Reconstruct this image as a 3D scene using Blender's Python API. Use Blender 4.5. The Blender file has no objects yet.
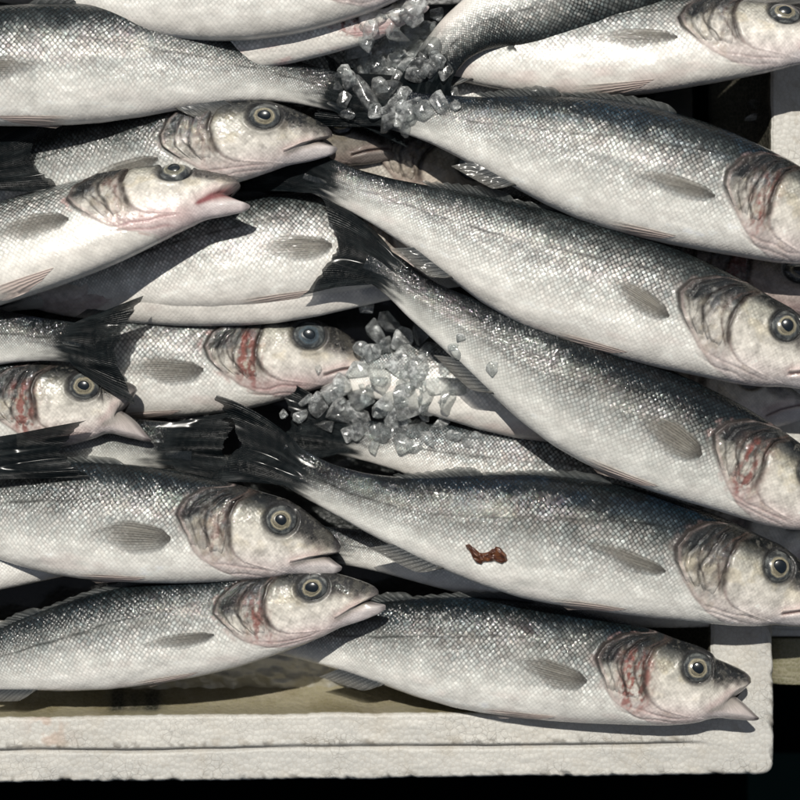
import bpy, math, random
import numpy as np
from mathutils import Vector
from mathutils.bvhtree import BVHTree

random.seed(7)
RNG = np.random.default_rng(11)
S = 0.0007                 # metres per unit; fish are about 0.38 m long
ZC, Z0 = 1800.0, 90.0      # camera height and the plane in which 800 units fill the frame
scene = bpy.context.scene
COL = scene.collection

# ------------------------------------------------------------------ helpers
def W(px, py, z):
    """point of the tray (in units) seen at that place of the frame at height z"""
    k = (ZC - z) / (ZC - Z0)
    return np.array([400 + (px - 400) * k, -(400 + (py - 400) * k), z], float)

def sstep(a, b, x):
    t = np.clip((x - a) / (b - a), 0, 1)
    return t * t * (3 - 2 * t)

def hash2(ix, iy, seed):
    h = (ix.astype(np.int64) * 374761393 + iy.astype(np.int64) * 668265263 + seed * 144665) & 0xFFFFFFFF
    h = ((h ^ (h >> 13)) * 1274126177) & 0xFFFFFFFF
    return ((h ^ (h >> 16)) & 0xFFFF) / 65535.0

def vnoise(x, y, seed=0):
    x = np.asarray(x, float); y = np.asarray(y, float)
    ix = np.floor(x); iy = np.floor(y)
    fx = x - ix; fy = y - iy
    fx = fx * fx * (3 - 2 * fx); fy = fy * fy * (3 - 2 * fy)
    ix = ix.astype(np.int64); iy = iy.astype(np.int64)
    a = hash2(ix, iy, seed); b = hash2(ix + 1, iy, seed)
    c = hash2(ix, iy + 1, seed); d = hash2(ix + 1, iy + 1, seed)
    return (a * (1 - fx) + b * fx) * (1 - fy) + (c * (1 - fx) + d * fx) * fy

def fbm(x, y, seed=0, o=3):
    r = 0; a = .5; s = 0
    for i in range(o):
        r = r + a * vnoise(x * 2 ** i, y * 2 ** i, seed + i * 17); s += a; a *= .5
    return r / s

def mixc(a, b, f):
    f = np.asarray(f)[..., None]
    return a * (1 - f) + np.asarray(b, float) * f

def grid_mesh(name, P, col=None, sc=None, uv=None, flip=False, wrap=False, mat=None, smooth=True):
    """P: (n,m,3) units -> mesh. wrap closes the second axis."""
    n, m = P.shape[:2]
    idx = np.arange(n * m).reshape(n, m)
    if wrap:
        idx = np.concatenate([idx, idx[:, :1]], 1)
    a = idx[:-1, :-1].ravel(); b = idx[1:, :-1].ravel(); c = idx[1:, 1:].ravel(); d = idx[:-1, 1:].ravel()
    q = np.stack([a, b, c, d], 1)
    if flip: q = q[:, ::-1]
    me = bpy.data.meshes.new(name)
    me.vertices.add(n * m)
    me.vertices.foreach_set('co', (P.reshape(-1, 3) * S).ravel().astype(np.float32))
    nf = len(q)
    me.loops.add(nf * 4); me.loops.foreach_set('vertex_index', q.ravel().astype(np.int32))
    me.polygons.add(nf)
    me.polygons.foreach_set('loop_start', np.arange(0, nf * 4, 4, dtype=np.int32))
    me.update(calc_edges=True)
    me.polygons.foreach_set('use_smooth', np.full(nf, smooth))
    if col is not None:
        at = me.color_attributes.new('Col', 'FLOAT_COLOR', 'POINT')
        c4 = np.ones((n * m, 4), np.float32); c4[:, :3] = np.clip(col.reshape(-1, 3), 0, 1)
        at.data.foreach_set('color', c4.ravel())
    if sc is not None:
        at = me.attributes.new('sc', 'FLOAT', 'POINT')
        at.data.foreach_set('value', sc.reshape(-1).astype(np.float32))
    if uv is not None:
        l = me.attributes.new('puv', 'FLOAT_VECTOR', 'POINT')
        v3 = np.zeros((n * m, 3), np.float32); v3[:, :2] = uv.reshape(-1, 2)
        l.data.foreach_set('vector', v3.ravel())
    if mat: me.materials.append(mat)
    me.validate()
    return me

def link(name, me, parent=None, loc=None):
    o = bpy.data.objects.new(name, me); COL.objects.link(o)
    if parent: o.parent = parent
    if loc is not None: o.location = loc
    return o

def tag(o, label=None, cat=None, group=None, kind=None):
    if label: o['label'] = label
    if cat: o['category'] = cat
    if group: o['group'] = group
    if kind: o['kind'] = kind

# ------------------------------------------------------------------ node shorthand
class NT:
    def __init__(s, name):
        s.m = bpy.data.materials.new(name); s.m.use_nodes = True
        s.t = s.m.node_tree; s.t.nodes.clear()
        s.out = s.n('ShaderNodeOutputMaterial')
    def n(s, typ, **kw):
        nd = s.t.nodes.new(typ)
        for k, v in kw.items():
            if k in ('operation', 'blend_type', 'data_type', 'feature', 'voronoi_dimensions', 'noise_dimensions',
                     'attribute_name', 'distance', 'attribute_type', 'vector_type', 'clamp', 'wave_type', 'bands_direction'): setattr(nd, k, v)
            else: s.put(nd.inputs[int(k[1:])] if k[0] == 'i' and k[1:].isdigit() else nd.inputs[k.replace('_', ' ')], v)
        return nd
    def put(s, sock, v):
        if isinstance(v, bpy.types.NodeSocket): s.t.links.new(v, sock)
        else:
            try: sock.default_value = v
            except Exception: sock.default_value = (*v, 1)
    def math(s, op, a, b=0.0, c=0.0, clamp=False):
        nd = s.t.nodes.new('ShaderNodeMath'); nd.operation = op; nd.use_clamp = clamp
        s.put(nd.inputs[0], a); s.put(nd.inputs[1], b); s.put(nd.inputs[2], c)
        return nd.outputs[0]
    def attr(s, name):
        nd = s.t.nodes.new('ShaderNodeAttribute'); nd.attribute_name = name; return nd
    def mix(s, f, a, b, blend='MIX'):
        nd = s.t.nodes.new('ShaderNodeMix'); nd.data_type = 'RGBA'; nd.blend_type = blend
        s.put(nd.inputs[0], f); s.put(nd.inputs[6], a); s.put(nd.inputs[7], b)
        return nd.outputs[2]
    def ramp(s, f, lo, hi, a=0.0, b=1.0):
        nd = s.t.nodes.new('ShaderNodeMapRange'); nd.interpolation_type = 'SMOOTHSTEP'
        s.put(nd.inputs[0], f); s.put(nd.inputs[1], lo); s.put(nd.inputs[2], hi); s.put(nd.inputs[3], a); s.put(nd.inputs[4], b)
        return nd.outputs[0]
    def vscale(s, v, k):
        nd = s.t.nodes.new('ShaderNodeVectorMath'); nd.operation = 'SCALE'; s.put(nd.inputs[0], v); s.put(nd.inputs[3], k); return nd.outputs[0]
    def geo(s): return s.t.nodes.new('ShaderNodeNewGeometry')
    def objrand(s): return s.t.nodes.new('ShaderNodeObjectInfo').outputs['Random']

# ------------------------------------------------------------------ materials
def skin_material():
    N = NT('fish_skin')
    col = N.attr('Col').outputs['Color']; sc = N.attr('sc').outputs['Fac']; uv = N.attr('puv').outputs['Vector']
    # slight wobble so the rows are not ruler-straight
    wob = N.n('ShaderNodeTexNoise', Vector=uv, Scale=.16, Detail=2.0)
    wsub = N.n('ShaderNodeVectorMath', operation='SUBTRACT', i0=wob.outputs['Color'], i1=(.5, .5, .5))
    wadd = N.n('ShaderNodeVectorMath', operation='ADD', i0=uv, i1=N.vscale(wsub.outputs[0], 1.6))
    puv = wadd.outputs[0]
    vor = N.n('ShaderNodeTexVoronoi', voronoi_dimensions='2D', feature='F1', Vector=puv, Scale=1.0, Randomness=.20)
    d = vor.outputs['Distance']
    off = N.n('ShaderNodeVectorMath', operation='SUBTRACT', i0=vor.outputs['Position'], i1=puv).outputs[0]
    sx = N.n('ShaderNodeSeparateXYZ', Vector=off)
    along = N.math('ADD', sx.outputs[0], sx.outputs[1])           # + towards one end of the scale
    sr = N.n('ShaderNodeSeparateColor', Color=vor.outputs['Color'])
    r1, r2, r3 = sr.outputs[0], sr.outputs[1], sr.outputs[2]
    # body of each scale brighter than its rim; rim sits on the tail side
    dd = N.math('ADD', d, N.math('MULTIPLY', along, .28))
    rim = N.ramp(dd, .10, .62)
    shade = N.math('SUBTRACT', 1.50, N.math('MULTIPLY', rim, 1.22))
    rnd = N.math('ADD', .70, N.math('MULTIPLY', N.math('POWER', r1, 2.5), 1.05))
    shade = N.math('MULTIPLY', shade, rnd)
    fac = N.math('ADD', 1.0, N.math('MULTIPLY', sc, N.math('SUBTRACT', shade, 1.0)))
    grey = N.n('ShaderNodeCombineColor', Red=fac, Green=fac, Blue=fac).outputs[0]
    c = N.mix(1.0, col, grey, 'MULTIPLY')
    # faint pink and blue sheen scattered over the scales
    tint = N.mix(r2, (1.06, .97, .99, 1), (.93, 1.0, 1.06, 1))
    c = N.mix(N.math('MULTIPLY', sc, .9), c, N.mix(1.0, c, tint, 'MULTIPLY'))
    # blotchy dirt and slime
    geo = N.n('ShaderNodeTexCoord').outputs['Object']
    n1 = N.n('ShaderNodeTexNoise', Vector=geo, Scale=60.0, Detail=5.0, Roughness=.65)
    c = N.mix(1.0, c, N.n('ShaderNodeCombineColor', Red=N.ramp(n1.outputs[0], .28, .70, .88, 1.07), Green=N.ramp(n1.outputs[0], .28, .70, .88, 1.07), Blue=N.ramp(n1.outputs[0], .28, .70, .87, 1.06)).outputs[0], 'MULTIPLY')
    n2 = N.n('ShaderNodeTexNoise', Vector=geo, Scale=900.0, Detail=3.0, Roughness=.6)
    n3 = N.n('ShaderNodeTexNoise', Vector=geo, Scale=230.0, Detail=3.0, Roughness=.6)
    h = N.math('SUBTRACT', N.math('MULTIPLY', along, -.55), N.math('MULTIPLY', N.math('POWER', d, 2.0), .9))
    h = N.math('ADD', h, N.math('MULTIPLY', r3, .22))
    # every scale tilts its own way, so single scales flash
    h = N.math('ADD', h, N.math('MULTIPLY', N.math('MULTIPLY', N.math('SUBTRACT', r1, .5), sx.outputs[0]), 1.5))
    h = N.math('ADD', h, N.math('MULTIPLY', N.math('MULTIPLY', N.math('SUBTRACT', r2, .5), sx.outputs[1]), 1.5))
    h = N.math('MULTIPLY', h, N.math('ADD', N.math('MULTIPLY', sc, .80), .14))
    h = N.math('ADD', h, N.math('MULTIPLY', n2.outputs[0], .12))
    h = N.math('ADD', h, N.math('MULTIPLY', n3.outputs[0], .42))
    bump = N.n('ShaderNodeBump', Strength=.75, Distance=.0010, Height=h)
    nb = N.n('ShaderNodeBump', Strength=.5, Distance=.0005, Height=N.math('ADD', N.math('MULTIPLY', h, .7), n2.outputs[0]))
    rough = N.math('ADD', .18, N.math('MULTIPLY', r3, .16))
    b = N.n('ShaderNodeBsdfPrincipled', Base_Color=c, Roughness=rough, Metallic=0.0, Normal=bump.outputs[0])
    b.inputs['Specular IOR Level'].default_value = .22
    b.inputs['Coat Weight'].default_value = .85
    b.inputs['Coat Roughness'].default_value = .035
    N.put(b.inputs['Coat Normal'], nb.outputs[0])
    N.put(N.out.inputs[0], b.outputs[0])
    return N.m

def fin_material(name, trans, rough=.3):
    N = NT(name)
    col = N.attr('Col').outputs['Color']; uv = N.attr('puv').outputs['Vector']
    sx = N.n('ShaderNodeSeparateXYZ', Vector=uv)
    geo = N.n('ShaderNodeTexCoord').outputs['Object']
    nz = N.n('ShaderNodeTexNoise', Vector=geo, Scale=260.0, Detail=4.0)
    ph = N.math('ADD', N.math('MULTIPLY', sx.outputs[1], 6.2832), N.math('MULTIPLY', nz.outputs[0], 2.6))
    ray = N.math('ADD', N.math('MULTIPLY', N.math('SINE', ph), .5), .5)
    seg = N.math('ADD', N.math('MULTIPLY', N.math('SINE', N.math('MULTIPLY', sx.outputs[0], 6.2832)), .5), .5)
    f = N.math('ADD', .86, N.math('MULTIPLY', ray, .22))
    c = N.mix(1.0, col, N.n('ShaderNodeCombineColor', Red=f, Green=f, Blue=f).outputs[0], 'MULTIPLY')
    h = N.math('ADD', ray, N.math('MULTIPLY', nz.outputs[0], 1.2))
    h = N.math('ADD', h, N.math('MULTIPLY', N.math('MULTIPLY', seg, ray), .3))
    bump = N.n('ShaderNodeBump', Strength=.55, Distance=.0006, Height=h)
    b = N.n('ShaderNodeBsdfPrincipled', Base_Color=c, Roughness=rough, Normal=bump.outputs[0])
    b.inputs['Specular IOR Level'].default_value = .12
    b.inputs['Coat Weight'].default_value = .05; b.inputs['Coat Roughness'].default_value = .12
    tr = N.n('ShaderNodeBsdfTransparent')
    al = N.math('MULTIPLY', N.math('SUBTRACT', 1.0, N.math('MULTIPLY', ray, .45)), trans)
    opq = N.attr('sc').outputs['Fac']
    al = N.math('SUBTRACT', 1.0, N.math('MULTIPLY', opq, N.math('SUBTRACT', 1.0, al)), clamp=True)
    ms = N.n('ShaderNodeMixShader', Fac=al, i1=b.outputs[0], i2=tr.outputs[0])
    N.put(N.out.inputs[0], ms.outputs[0])
    return N.m

def eye_material(name, coat=1.0):
    N = NT(name)
    col = N.attr('Col').outputs['Color']
    geo = N.n('ShaderNodeTexCoord').outputs['Object']
    nz = N.n('ShaderNodeTexNoise', Vector=geo, Scale=1200.0, Detail=3.0)
    f = N.ramp(nz.outputs[0], .3, .7, .75, 1.15)
    c = N.mix(1.0, col, N.n('ShaderNodeCombineColor', Red=f, Green=f, Blue=f).outputs[0], 'MULTIPLY')
    b = N.n('ShaderNodeBsdfPrincipled', Base_Color=c, Roughness=.25)
    b.inputs['Coat Weight'].default_value = coat; b.inputs['Coat Roughness'].default_value = .03
    N.put(N.out.inputs[0], b.outputs[0])
    return N.m

def wet_material(name, rough=.3, bs=400.0, bd=.0008):
    N = NT(name)
    col = N.attr('Col').outputs['Color']
    geo = N.n('ShaderNodeTexCoord').outputs['Object']
    nz = N.n('ShaderNodeTexNoise', Vector=geo, Scale=bs, Detail=5.0)
    bump = N.n('ShaderNodeBump', Strength=.8, Distance=bd, Height=nz.outputs[0])
    b = N.n('ShaderNodeBsdfPrincipled', Base_Color=col, Roughness=rough, Normal=bump.outputs[0])
    b.inputs['Coat Weight'].default_value = .5
    N.put(N.out.inputs[0], b.outputs[0])
    return N.m

def ice_material(name, clear):
    N = NT(name)
    geo = N.n('ShaderNodeTexCoord').outputs['Object']
    rnd = N.objrand()
    nz = N.n('ShaderNodeTexNoise', Vector=geo, Scale=170.0, Detail=5.0, Roughness=.65)
    nf = N.n('ShaderNodeTexNoise', Vector=geo, Scale=520.0, Detail=3.0)
    bump = N.n('ShaderNodeBump', Strength=.35, Distance=.0010, Height=N.math('ADD', nz.outputs[0], N.math('MULTIPLY', nf.outputs[0], .35)))
    white = N.n('ShaderNodeBsdfPrincipled', Base_Color=(.80, .82, .81, 1), Roughness=.22, Normal=bump.outputs[0])
    white.inputs['Coat Weight'].default_value = .7; white.inputs['Coat Roughness'].default_value = .06
    glass = N.n('ShaderNodeBsdfGlass', Color=(.95, .97, .97, 1), Roughness=.12, IOR=1.31, Normal=bump.outputs[0])
    tr = N.n('ShaderNodeBsdfTransparent', Color=(.93, .95, .95, 1))
    lw = N.n('ShaderNodeLayerWeight', Blend=.35, Normal=bump.outputs[0])
    cl = N.ramp(nz.outputs[0], .42, .74, .04, .52)
    cl = N.math('ADD', cl, N.math('MULTIPLY', lw.outputs['Facing'], .28))
    cl = N.math('MULTIPLY', cl, N.math('ADD', .25 * clear, N.math('MULTIPLY', rnd, 1.35)), clamp=True)
    g = N.n('ShaderNodeMixShader', Fac=.62, i1=glass.outputs[0], i2=tr.outputs[0])
    ms0 = N.n('ShaderNodeMixShader', Fac=cl, i1=g.outputs[0], i2=white.outputs[0])
    gl = N.n('ShaderNodeBsdfGlossy', Roughness=.12, Normal=bump.outputs[0])
    ms = N.n('ShaderNodeMixShader', Fac=N.math('ADD', .035, N.math('MULTIPLY', lw.outputs['Fresnel'], .5)), i1=ms0.outputs[0], i2=gl.outputs[0])
    N.put(N.out.inputs[0], ms.outputs[0])
    return N.m

def foam_material():
    N = NT('expanded_foam')
    col = N.attr('Col').outputs['Color']; wear = N.attr('sc').outputs['Fac']
    geo = N.n('ShaderNodeTexCoord').outputs['Object']
    wn = N.n('ShaderNodeTexNoise', Vector=geo, Scale=150.0, Detail=2.0)
    v0 = N.n('ShaderNodeVectorMath', operation='ADD', i0=geo, i1=N.vscale(wn.outputs['Color'], .0022)).outputs[0]
    vb = N.n('ShaderNodeTexVoronoi', feature='F1', Vector=v0, Scale=290.0, Randomness=.9)
    ve = N.n('ShaderNodeTexVoronoi', feature='DISTANCE_TO_EDGE', Vector=v0, Scale=190.0, Randomness=1.0)
    ve2 = N.n('ShaderNodeTexVoronoi', feature='DISTANCE_TO_EDGE', Vector=v0, Scale=290.0, Randomness=.9)
    n1 = N.n('ShaderNodeTexNoise', Vector=geo, Scale=38.0, Detail=5.0)
    crack = N.math('MULTIPLY', N.ramp(ve.outputs[0], .0, .055, 1, 0), N.ramp(n1.outputs[0], .45, .62))
    crack = N.math('MULTIPLY', crack, N.math('ADD', .35, wear), clamp=True)
    bead = N.ramp(ve2.outputs[0], .0, .12, 1, 0)
    c = N.mix(N.math('MULTIPLY', bead, .30), col, (.34, .30, .25, 1))
    c = N.mix(N.math('MULTIPLY', crack, .30), c, (.13, .11, .085, 1))
    n2 = N.n('ShaderNodeTexNoise', Vector=geo, Scale=22.0, Detail=6.0, Roughness=.7)
    c = N.mix(N.ramp(n2.outputs[0], .48, .72, 0, .38), c, (.40, .35, .27, 1))
    pit = N.ramp(n2.outputs[0], .66, .72)
    h = N.math('SUBTRACT', N.math('MULTIPLY', vb.outputs[0], -1.2), N.math('ADD', crack, pit))
    bump = N.n('ShaderNodeBump', Strength=.45, Distance=.0008, Height=h)
    b = N.n('ShaderNodeBsdfPrincipled', Base_Color=c, Roughness=.55, Normal=bump.outputs[0])
    N.put(N.out.inputs[0], b.outputs[0])
    return N.m

def dark_material():
    N = NT('dark_ground')
    geo = N.n('ShaderNodeTexCoord').outputs['Object']
    nz = N.n('ShaderNodeTexNoise', Vector=geo, Scale=30.0, Detail=5.0)
    c = N.mix(nz.outputs[0], (.0005, .0016, .0019, 1), (.0009, .0022, .0024, 1))
    b = N.n('ShaderNodeBsdfPrincipled', Base_Color=c, Roughness=.9)
    b.inputs['Specular IOR Level'].default_value = 0.0
    N.put(N.out.inputs[0], b.outputs[0])
    return N.m

M_SKIN = skin_material()
M_DARKFIN = fin_material('dark_fin', .03, .32)
M_PALEFIN = fin_material('pale_fin', .38, .3)
M_EYE = eye_material('eye_iris')
M_PUPIL = eye_material('eye_pupil')
M_WET = wet_material('wet_scrap')
M_ICE = ice_material('crushed_ice', 1.0)
M_FOAM = foam_material()
M_DARK = dark_material()

# ------------------------------------------------------------------ the fish: side view template
# q = distance behind the snout (0..550), Y above the axis, Z out of the flank
QU = [0, 4, 10, 20, 30, 45, 63, 85, 110, 140, 165, 200, 230, 270, 300, 340, 380, 410, 440, 470, 500, 530, 550, 640]
UP = [6, 9.5, 14, 20, 25.5, 32.5, 39, 42, 47, 51, 54, 57, 58, 57.5, 56, 51, 44, 37, 30, 24, 20, 19, 20, 18]
DN = [16, 18.5, 21.5, 26, 29.5, 33, 39.5, 45, 49, 53, 56, 59, 60, 60, 58, 51, 41, 34, 28, 23, 20, 19, 20, 18]
WD = [6, 8.5, 11, 14, 16.5, 18, 22, 25, 27, 29, 30, 31, 31, 30, 28, 25, 20, 17, 13.5, 10, 7.0, 4, 1.2, .5]
QD = np.linspace(0, 640, 1281)
def smooth_tab(v):
    a = np.interp(QD, QU, v)
    k = np.hanning(31); k /= k.sum()
    b = np.convolve(np.pad(a, 15, mode='edge'), k, 'same')[15:-15]
    w = sstep(4, 24, QD)
    return a * (1 - w) + b * w
TU, TD, TW = smooth_tab(UP), smooth_tab(DN), smooth_tab(WD)
def f_up(q): return np.interp(q, QD, TU)
def f_dn(q): return np.interp(q, QD, TD)
def f_w(q): return np.interp(q, QD, TW)
HH = (TU + TD) / 117.0
GG = np.maximum(HH, .2) ** .62
SI = np.concatenate([[0], np.cumsum(.5 / GG[:-1])])
def f_s(q): return np.interp(q, QD, SI)
def f_g(q): return np.interp(q, QD, GG)

PRE = np.array([(94, 42), (107, 32), (113, 16), (113, 0), (111, -12), (107, -20), (97, -27), (78, -30), (58, -30.5)], float)
GP = np.array([(96, 43), (108, 32), (114, 16), (115, 0), (116, -12), (118, -22), (121, -31)], float)
GR = np.array([(118, 45), (142, 42), (160, 30), (168, 15), (163, 2), (150, -14), (126, -35)], float)
REAR = np.array([(116, 46), (141, 42), (160, 30), (168, 15), (163, 2), (150, -14), (136, -27), (118, -38), (90, -46)], float)
CUR = [0]
def pre_q(Y): return np.interp(Y, PRE[::-1, 1], PRE[::-1, 0]) + (vnoise(Y / 26.0, Y * 0 + CUR[0] * 2.3, 15) - .5) * 6
def rear_q(Y): return np.interp(Y, REAR[::-1, 1], REAR[::-1, 0]) + (vnoise(Y / 24.0, Y * 0 + CUR[0] * 3.1, 5) - .5) * 9
def mouth_y(q): return np.interp(q, [0, 12, 30, 46, 60], [-5, -7, -13, -21, -27])
EQ, EY = 65.0, 19.5
HINGE = (50.0, -22.0)

KY = [-1, -.8, -.55, -.3, 0, .25, .45, .62, .8, 1]
KC = np.array([(.74, .71, .66), (.82, .80, .75), (.78, .77, .72), (.62, .62, .58), (.42, .425, .40), (.26, .266, .245), (.125, .133, .124), (.040, .047, .045), (.010, .014, .015), (.003, .006, .007)])

def paint(q, Y, F):
    """colour and scale strength at a point of the side view"""
    sd = F['seed']
    u, d = f_up(q), f_dn(q)
    yn = np.where(Y > 0, Y / np.maximum(u, 1), Y / np.maximum(d, 1))
    wob = (fbm(q / 26, Y / 17, sd) - .5) * .30
    pale = F['dark']
    yy = np.clip(yn + wob * .8 + pale, -1, 1)
    # towards the tail the dark back reaches further down
    yy = np.clip(yy + sstep(380, 560, q) * .16, -1, 1)
    c = np.stack([np.interp(yy, KY, KC[:, k]) for k in range(3)], -1)
    c = c * (1 + (fbm(q / 9, Y / 5, sd + 5)[..., None] - .5) * .26)
    lt = sstep(.55, .75, fbm(q / 18, Y / 6, sd + 6)) * sstep(.7, .3, yn)
    c = mixc(c, c * 1.25 + .02, lt * .45)
    blue = sstep(.25, .6, yn) * sstep(.42, .6, fbm(q / 30, Y / 13, sd + 9)) * F['blue'] * .35
    c = mixc(c, c * np.array([.70, .95, 1.22]) + np.array([.0, .01, .025]), blue)
    grm = sstep(.5, .75, fbm(q / 22, Y / 12, sd + 15)) * sstep(-.2, .2, yn) * .5
    c = mixc(c, c * np.array([.62, .66, .68]), grm)
    pk = sstep(.55, .8, fbm(q / 35, Y / 14, sd + 21)) * sstep(-.3, -.7, yn) * F['pink']
    c = mixc(c, (.66, .49, .46), pk * .45)
    # peduncle greyer, root of the tail dark
    c = mixc(c, c * .62, sstep(440, 530, q) * .9)
    c = mixc(c, (.010, .013, .015), sstep(492, 535, q + (fbm(q / 14, Y / 3, sd + 2) - .5) * 46))
    # lateral line
    ly = np.interp(q, [160, 200, 260, 340, 430, 550], [30, 27, 22, 13, 5, 0])
    ly = ly + (vnoise(q / 19, q * 0, sd + 4) - .5) * 2.5
    ll = np.exp(-((Y - ly) / 1.25) ** 2) * (.6 + .4 * sstep(.3, .55, vnoise(q / 12, q * 0, sd + 13))) * sstep(165, 185, q) * sstep(545, 500, q)
    c = mixc(c, c * .22, ll * .95)
    sc = np.interp(yn, [-1, -.75, -.45, 0, .5, .85, 1], [.03, .07, .22, .58, 1.0, 1.0, .7])
    sc = sc * (.50 + .9 * fbm(q / 34, Y / 20, sd + 33)) * (1 - .5 * ll)
    sc = sc * sstep(538, 505, q)
    # --- head
    rq, pq = rear_q(Y), pre_q(Y)
    hd = sstep(-1.2, 1.2, rq - q)
    hb = np.stack([np.interp(np.clip(yn + wob * .5 + pale * .5, -1, 1), [-1, -.65, -.3, 0, .3, .5, .66, .85, 1], v) for v in (
        [.70, .76, .72, .62, .52, .36, .10, .012, .006],
        [.65, .70, .68, .59, .50, .35, .10, .014, .008],
        [.63, .66, .62, .53, .44, .30, .09, .015, .009])], -1)
    mot = fbm(q / 7, Y / 7, sd + 41)
    fine_n = fbm(q / 2.6, Y / 2.6, sd + 43)
    hb = hb * (1 + (mot[..., None] - .5) * .75 + (fine_n[..., None] - .5) * .45)
    yel = sstep(.52, .7, fbm(q / 16, Y / 12, sd + 47)) * sstep(-.5, .1, yn)
    hb = mixc(hb, hb * np.array([1.02, .92, .70]), yel * .35)
    # snout and ground between eye and mouth
    lim = np.interp(q, [0, 20, 42, 62, 84, 104, 122], [1, 5, 9, 20, 31, 37, 41]) + (mot - .5) * 9
    hb = mixc(hb, (.10, .088, .082), sstep(-12, 0, Y - lim) * sstep(85, 60, q) * .8)
    dk_ = sstep(-3, 5, Y - lim + (fine_n - .5) * 12)
    hb = mixc(hb, (.012, .0135, .0145), dk_ * (.80 + .16 * sstep(0, .1, F['dark'] + .05)))
    hb = mixc(hb, (.13, .125, .11), dk_ * sstep(.60, .74, fine_n) * .6)
    hb = mixc(hb, (.10, .095, .08), dk_ * sstep(50, 20, q) * sstep(.45, .6, mot) * .55)
    jw = sstep(0, -4, Y - mouth_y(q)) * sstep(70, 40, q)
    hb = mixc(hb, (.56, .545, .555), jw * .6)
    if F['gape'] > .4 and F['roll'] < 10:
        hb = mixc(hb, (.30, .28, .27), jw * sstep(44, 14, q) * .7); hb = mixc(hb, (.06, .055, .06), jw * sstep(9, 2, q) * .7)
    hb = mixc(hb, (.56, .40, .39), np.exp(-((Y - mouth_y(q) - 5) / 5) ** 2) * sstep(60, 44, q) * sstep(12, 25, q) * .45)
    # gill plate between the two bony edges: mottled, glossy
    op = sstep(-1, 2, q - pq) * sstep(-.95, -.6, yn)
    m2 = fbm(q / 11 + Y / 30, Y / 16, sd + 53)
    opc = mixc(hb * .88, (.17, .155, .14), sstep(.48, .68, m2) * .7 * sstep(-30, 5, Y))
    opc = mixc(opc, (.40, .34, .24), sstep(.54, .7, fbm(q / 8, Y / 10, sd + 57)) * .3)
    opc = mixc(opc, (.16, .19, .21), sstep(.5, .66, fbm(q / 9, Y / 9, sd + 58)) * .6 * sstep(0, 15, Y))
    rdg = 1 - np.abs(2 * fbm(q / 8 + Y / 60, Y / 26, sd + 59) - 1)
    opc = mixc(opc, (.015, .014, .013), sstep(.92, .985, rdg) * sstep(-28, 4, Y) * .45)
    opc = mixc(opc, (.60, .58, .54), sstep(.60, .72, fbm(q / 4 + Y / 40, Y / 9, sd + 67)) * .55)
    opc = mixc(opc, (.014, .015, .015), sstep(10, 30, Y + (mot - .5) * 30) * .85)
    hb = mixc(hb, opc, op)
    # black blotch at the upper corner
    bl = np.exp(-(((q - 152) / 13) ** 2 + ((Y - 21 - (152 - q) * .35) / 10) ** 2)) + .9 * np.exp(-(((q - 128) / 16) ** 2 + ((Y - 36) / 7) ** 2))
    hb = mixc(hb, (.022, .024, .025), np.clip(bl * 1.25 * (.55 + mot), 0, 1) * sstep(-4, 2, q - pq))
    # blood under the plate
    bd = sstep(.36, .72, .55 * fbm(q / 6 + Y / 40, Y / 26, sd + 61) + .45 * fbm(q / 3, Y / 4, sd + 63)) * np.exp(-((q - 124) / 13) ** 2) * sstep(34, 15, Y) * sstep(-42, -22, Y)
    hb = mixc(hb, np.array([.25, .075, .06]), np.clip(bd * F['blood'] * 1.3, 0, .85))
    pkh = np.exp(-((Y + 30) / 9) ** 2) * sstep(30, 80, q) * .5 + sstep(-.45, -.8, yn) * .25
    hb = mixc(hb, (.55, .36, .35), np.clip(pkh * F['pinkhead'] * .65, 0, .65))
    # grooves
    pg = np.exp(-((q - pq - 1.5) / (2.2 + 2.2 * mot)) ** 2) * sstep(-26, -10, Y)
    hb = mixc(hb, (.045, .035, .03), np.clip(pg * (.55 + .7 * mot), 0, .93))
    pgl = np.exp(-((q - pq) / 1.3) ** 2) * sstep(-31, -27, Y) * sstep(-8, -18, Y)
    hb = mixc(hb, (.40, .30, .28), pgl * .6)
    pg2 = np.exp(-((q - pq - 9 - 3 * np.sin(Y / 9)) / 1.5) ** 2) * sstep(-30, -10, Y)
    hb = mixc(hb, (.09, .06, .05), np.clip(pg2 * mot * 1.2, 0, .8))
    pg3 = np.exp(-((q - (pq * .45 + rq * .55) - 2 * np.sin(Y / 6)) / 1.3) ** 2) * sstep(-30, -5, Y)
    hb = mixc(hb, (.05, .04, .035), np.clip(pg3 * mot * 1.3, 0, .8))
    # throat folds
    for k in range(2):
        yl = -34 - 6.0 * k + .0022 * (q - 85) ** 2 + (vnoise(q / 16, q * 0 + k, sd) - .5) * 4
        fl = np.exp(-((Y - yl) / 1.2) ** 2) * .6 * sstep(60, 80, q) * sstep(140, 115, q)
        hb = mixc(hb, (.38, .20, .20), fl * .55 * F['pinkhead'])
    # eye surround
    re = np.hypot(q - EQ, (Y - EY) * 1.02)
    hb = mixc(hb, (.035, .034, .033), np.clip(np.exp(-((re - 15.5) / 3.6) ** 2) * (.5 + .7 * mot), 0, .92))
    hb = mixc(hb, (.05, .05, .05), np.where(re < 15.5, 1.0, 0.0))
    # nostrils
    for nq, ny in ((38, 12.5), (31, 8.5)):
        hb = mixc(hb, (.01, .01, .01), np.exp(-(((q - nq) / 1.9) ** 2 + ((Y - ny) / 1.4) ** 2)))
    # mouth line, lips, maxilla
    my = mouth_y(q)
    lip = np.exp(-((Y - my) / 4.5) ** 2) * sstep(52, 42, q)
    hb = mixc(hb, (.56, .44, .42), lip * .45)
    ml = np.exp(-((Y - my) / 1.2) ** 2) * sstep(50, 44, q)
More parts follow.
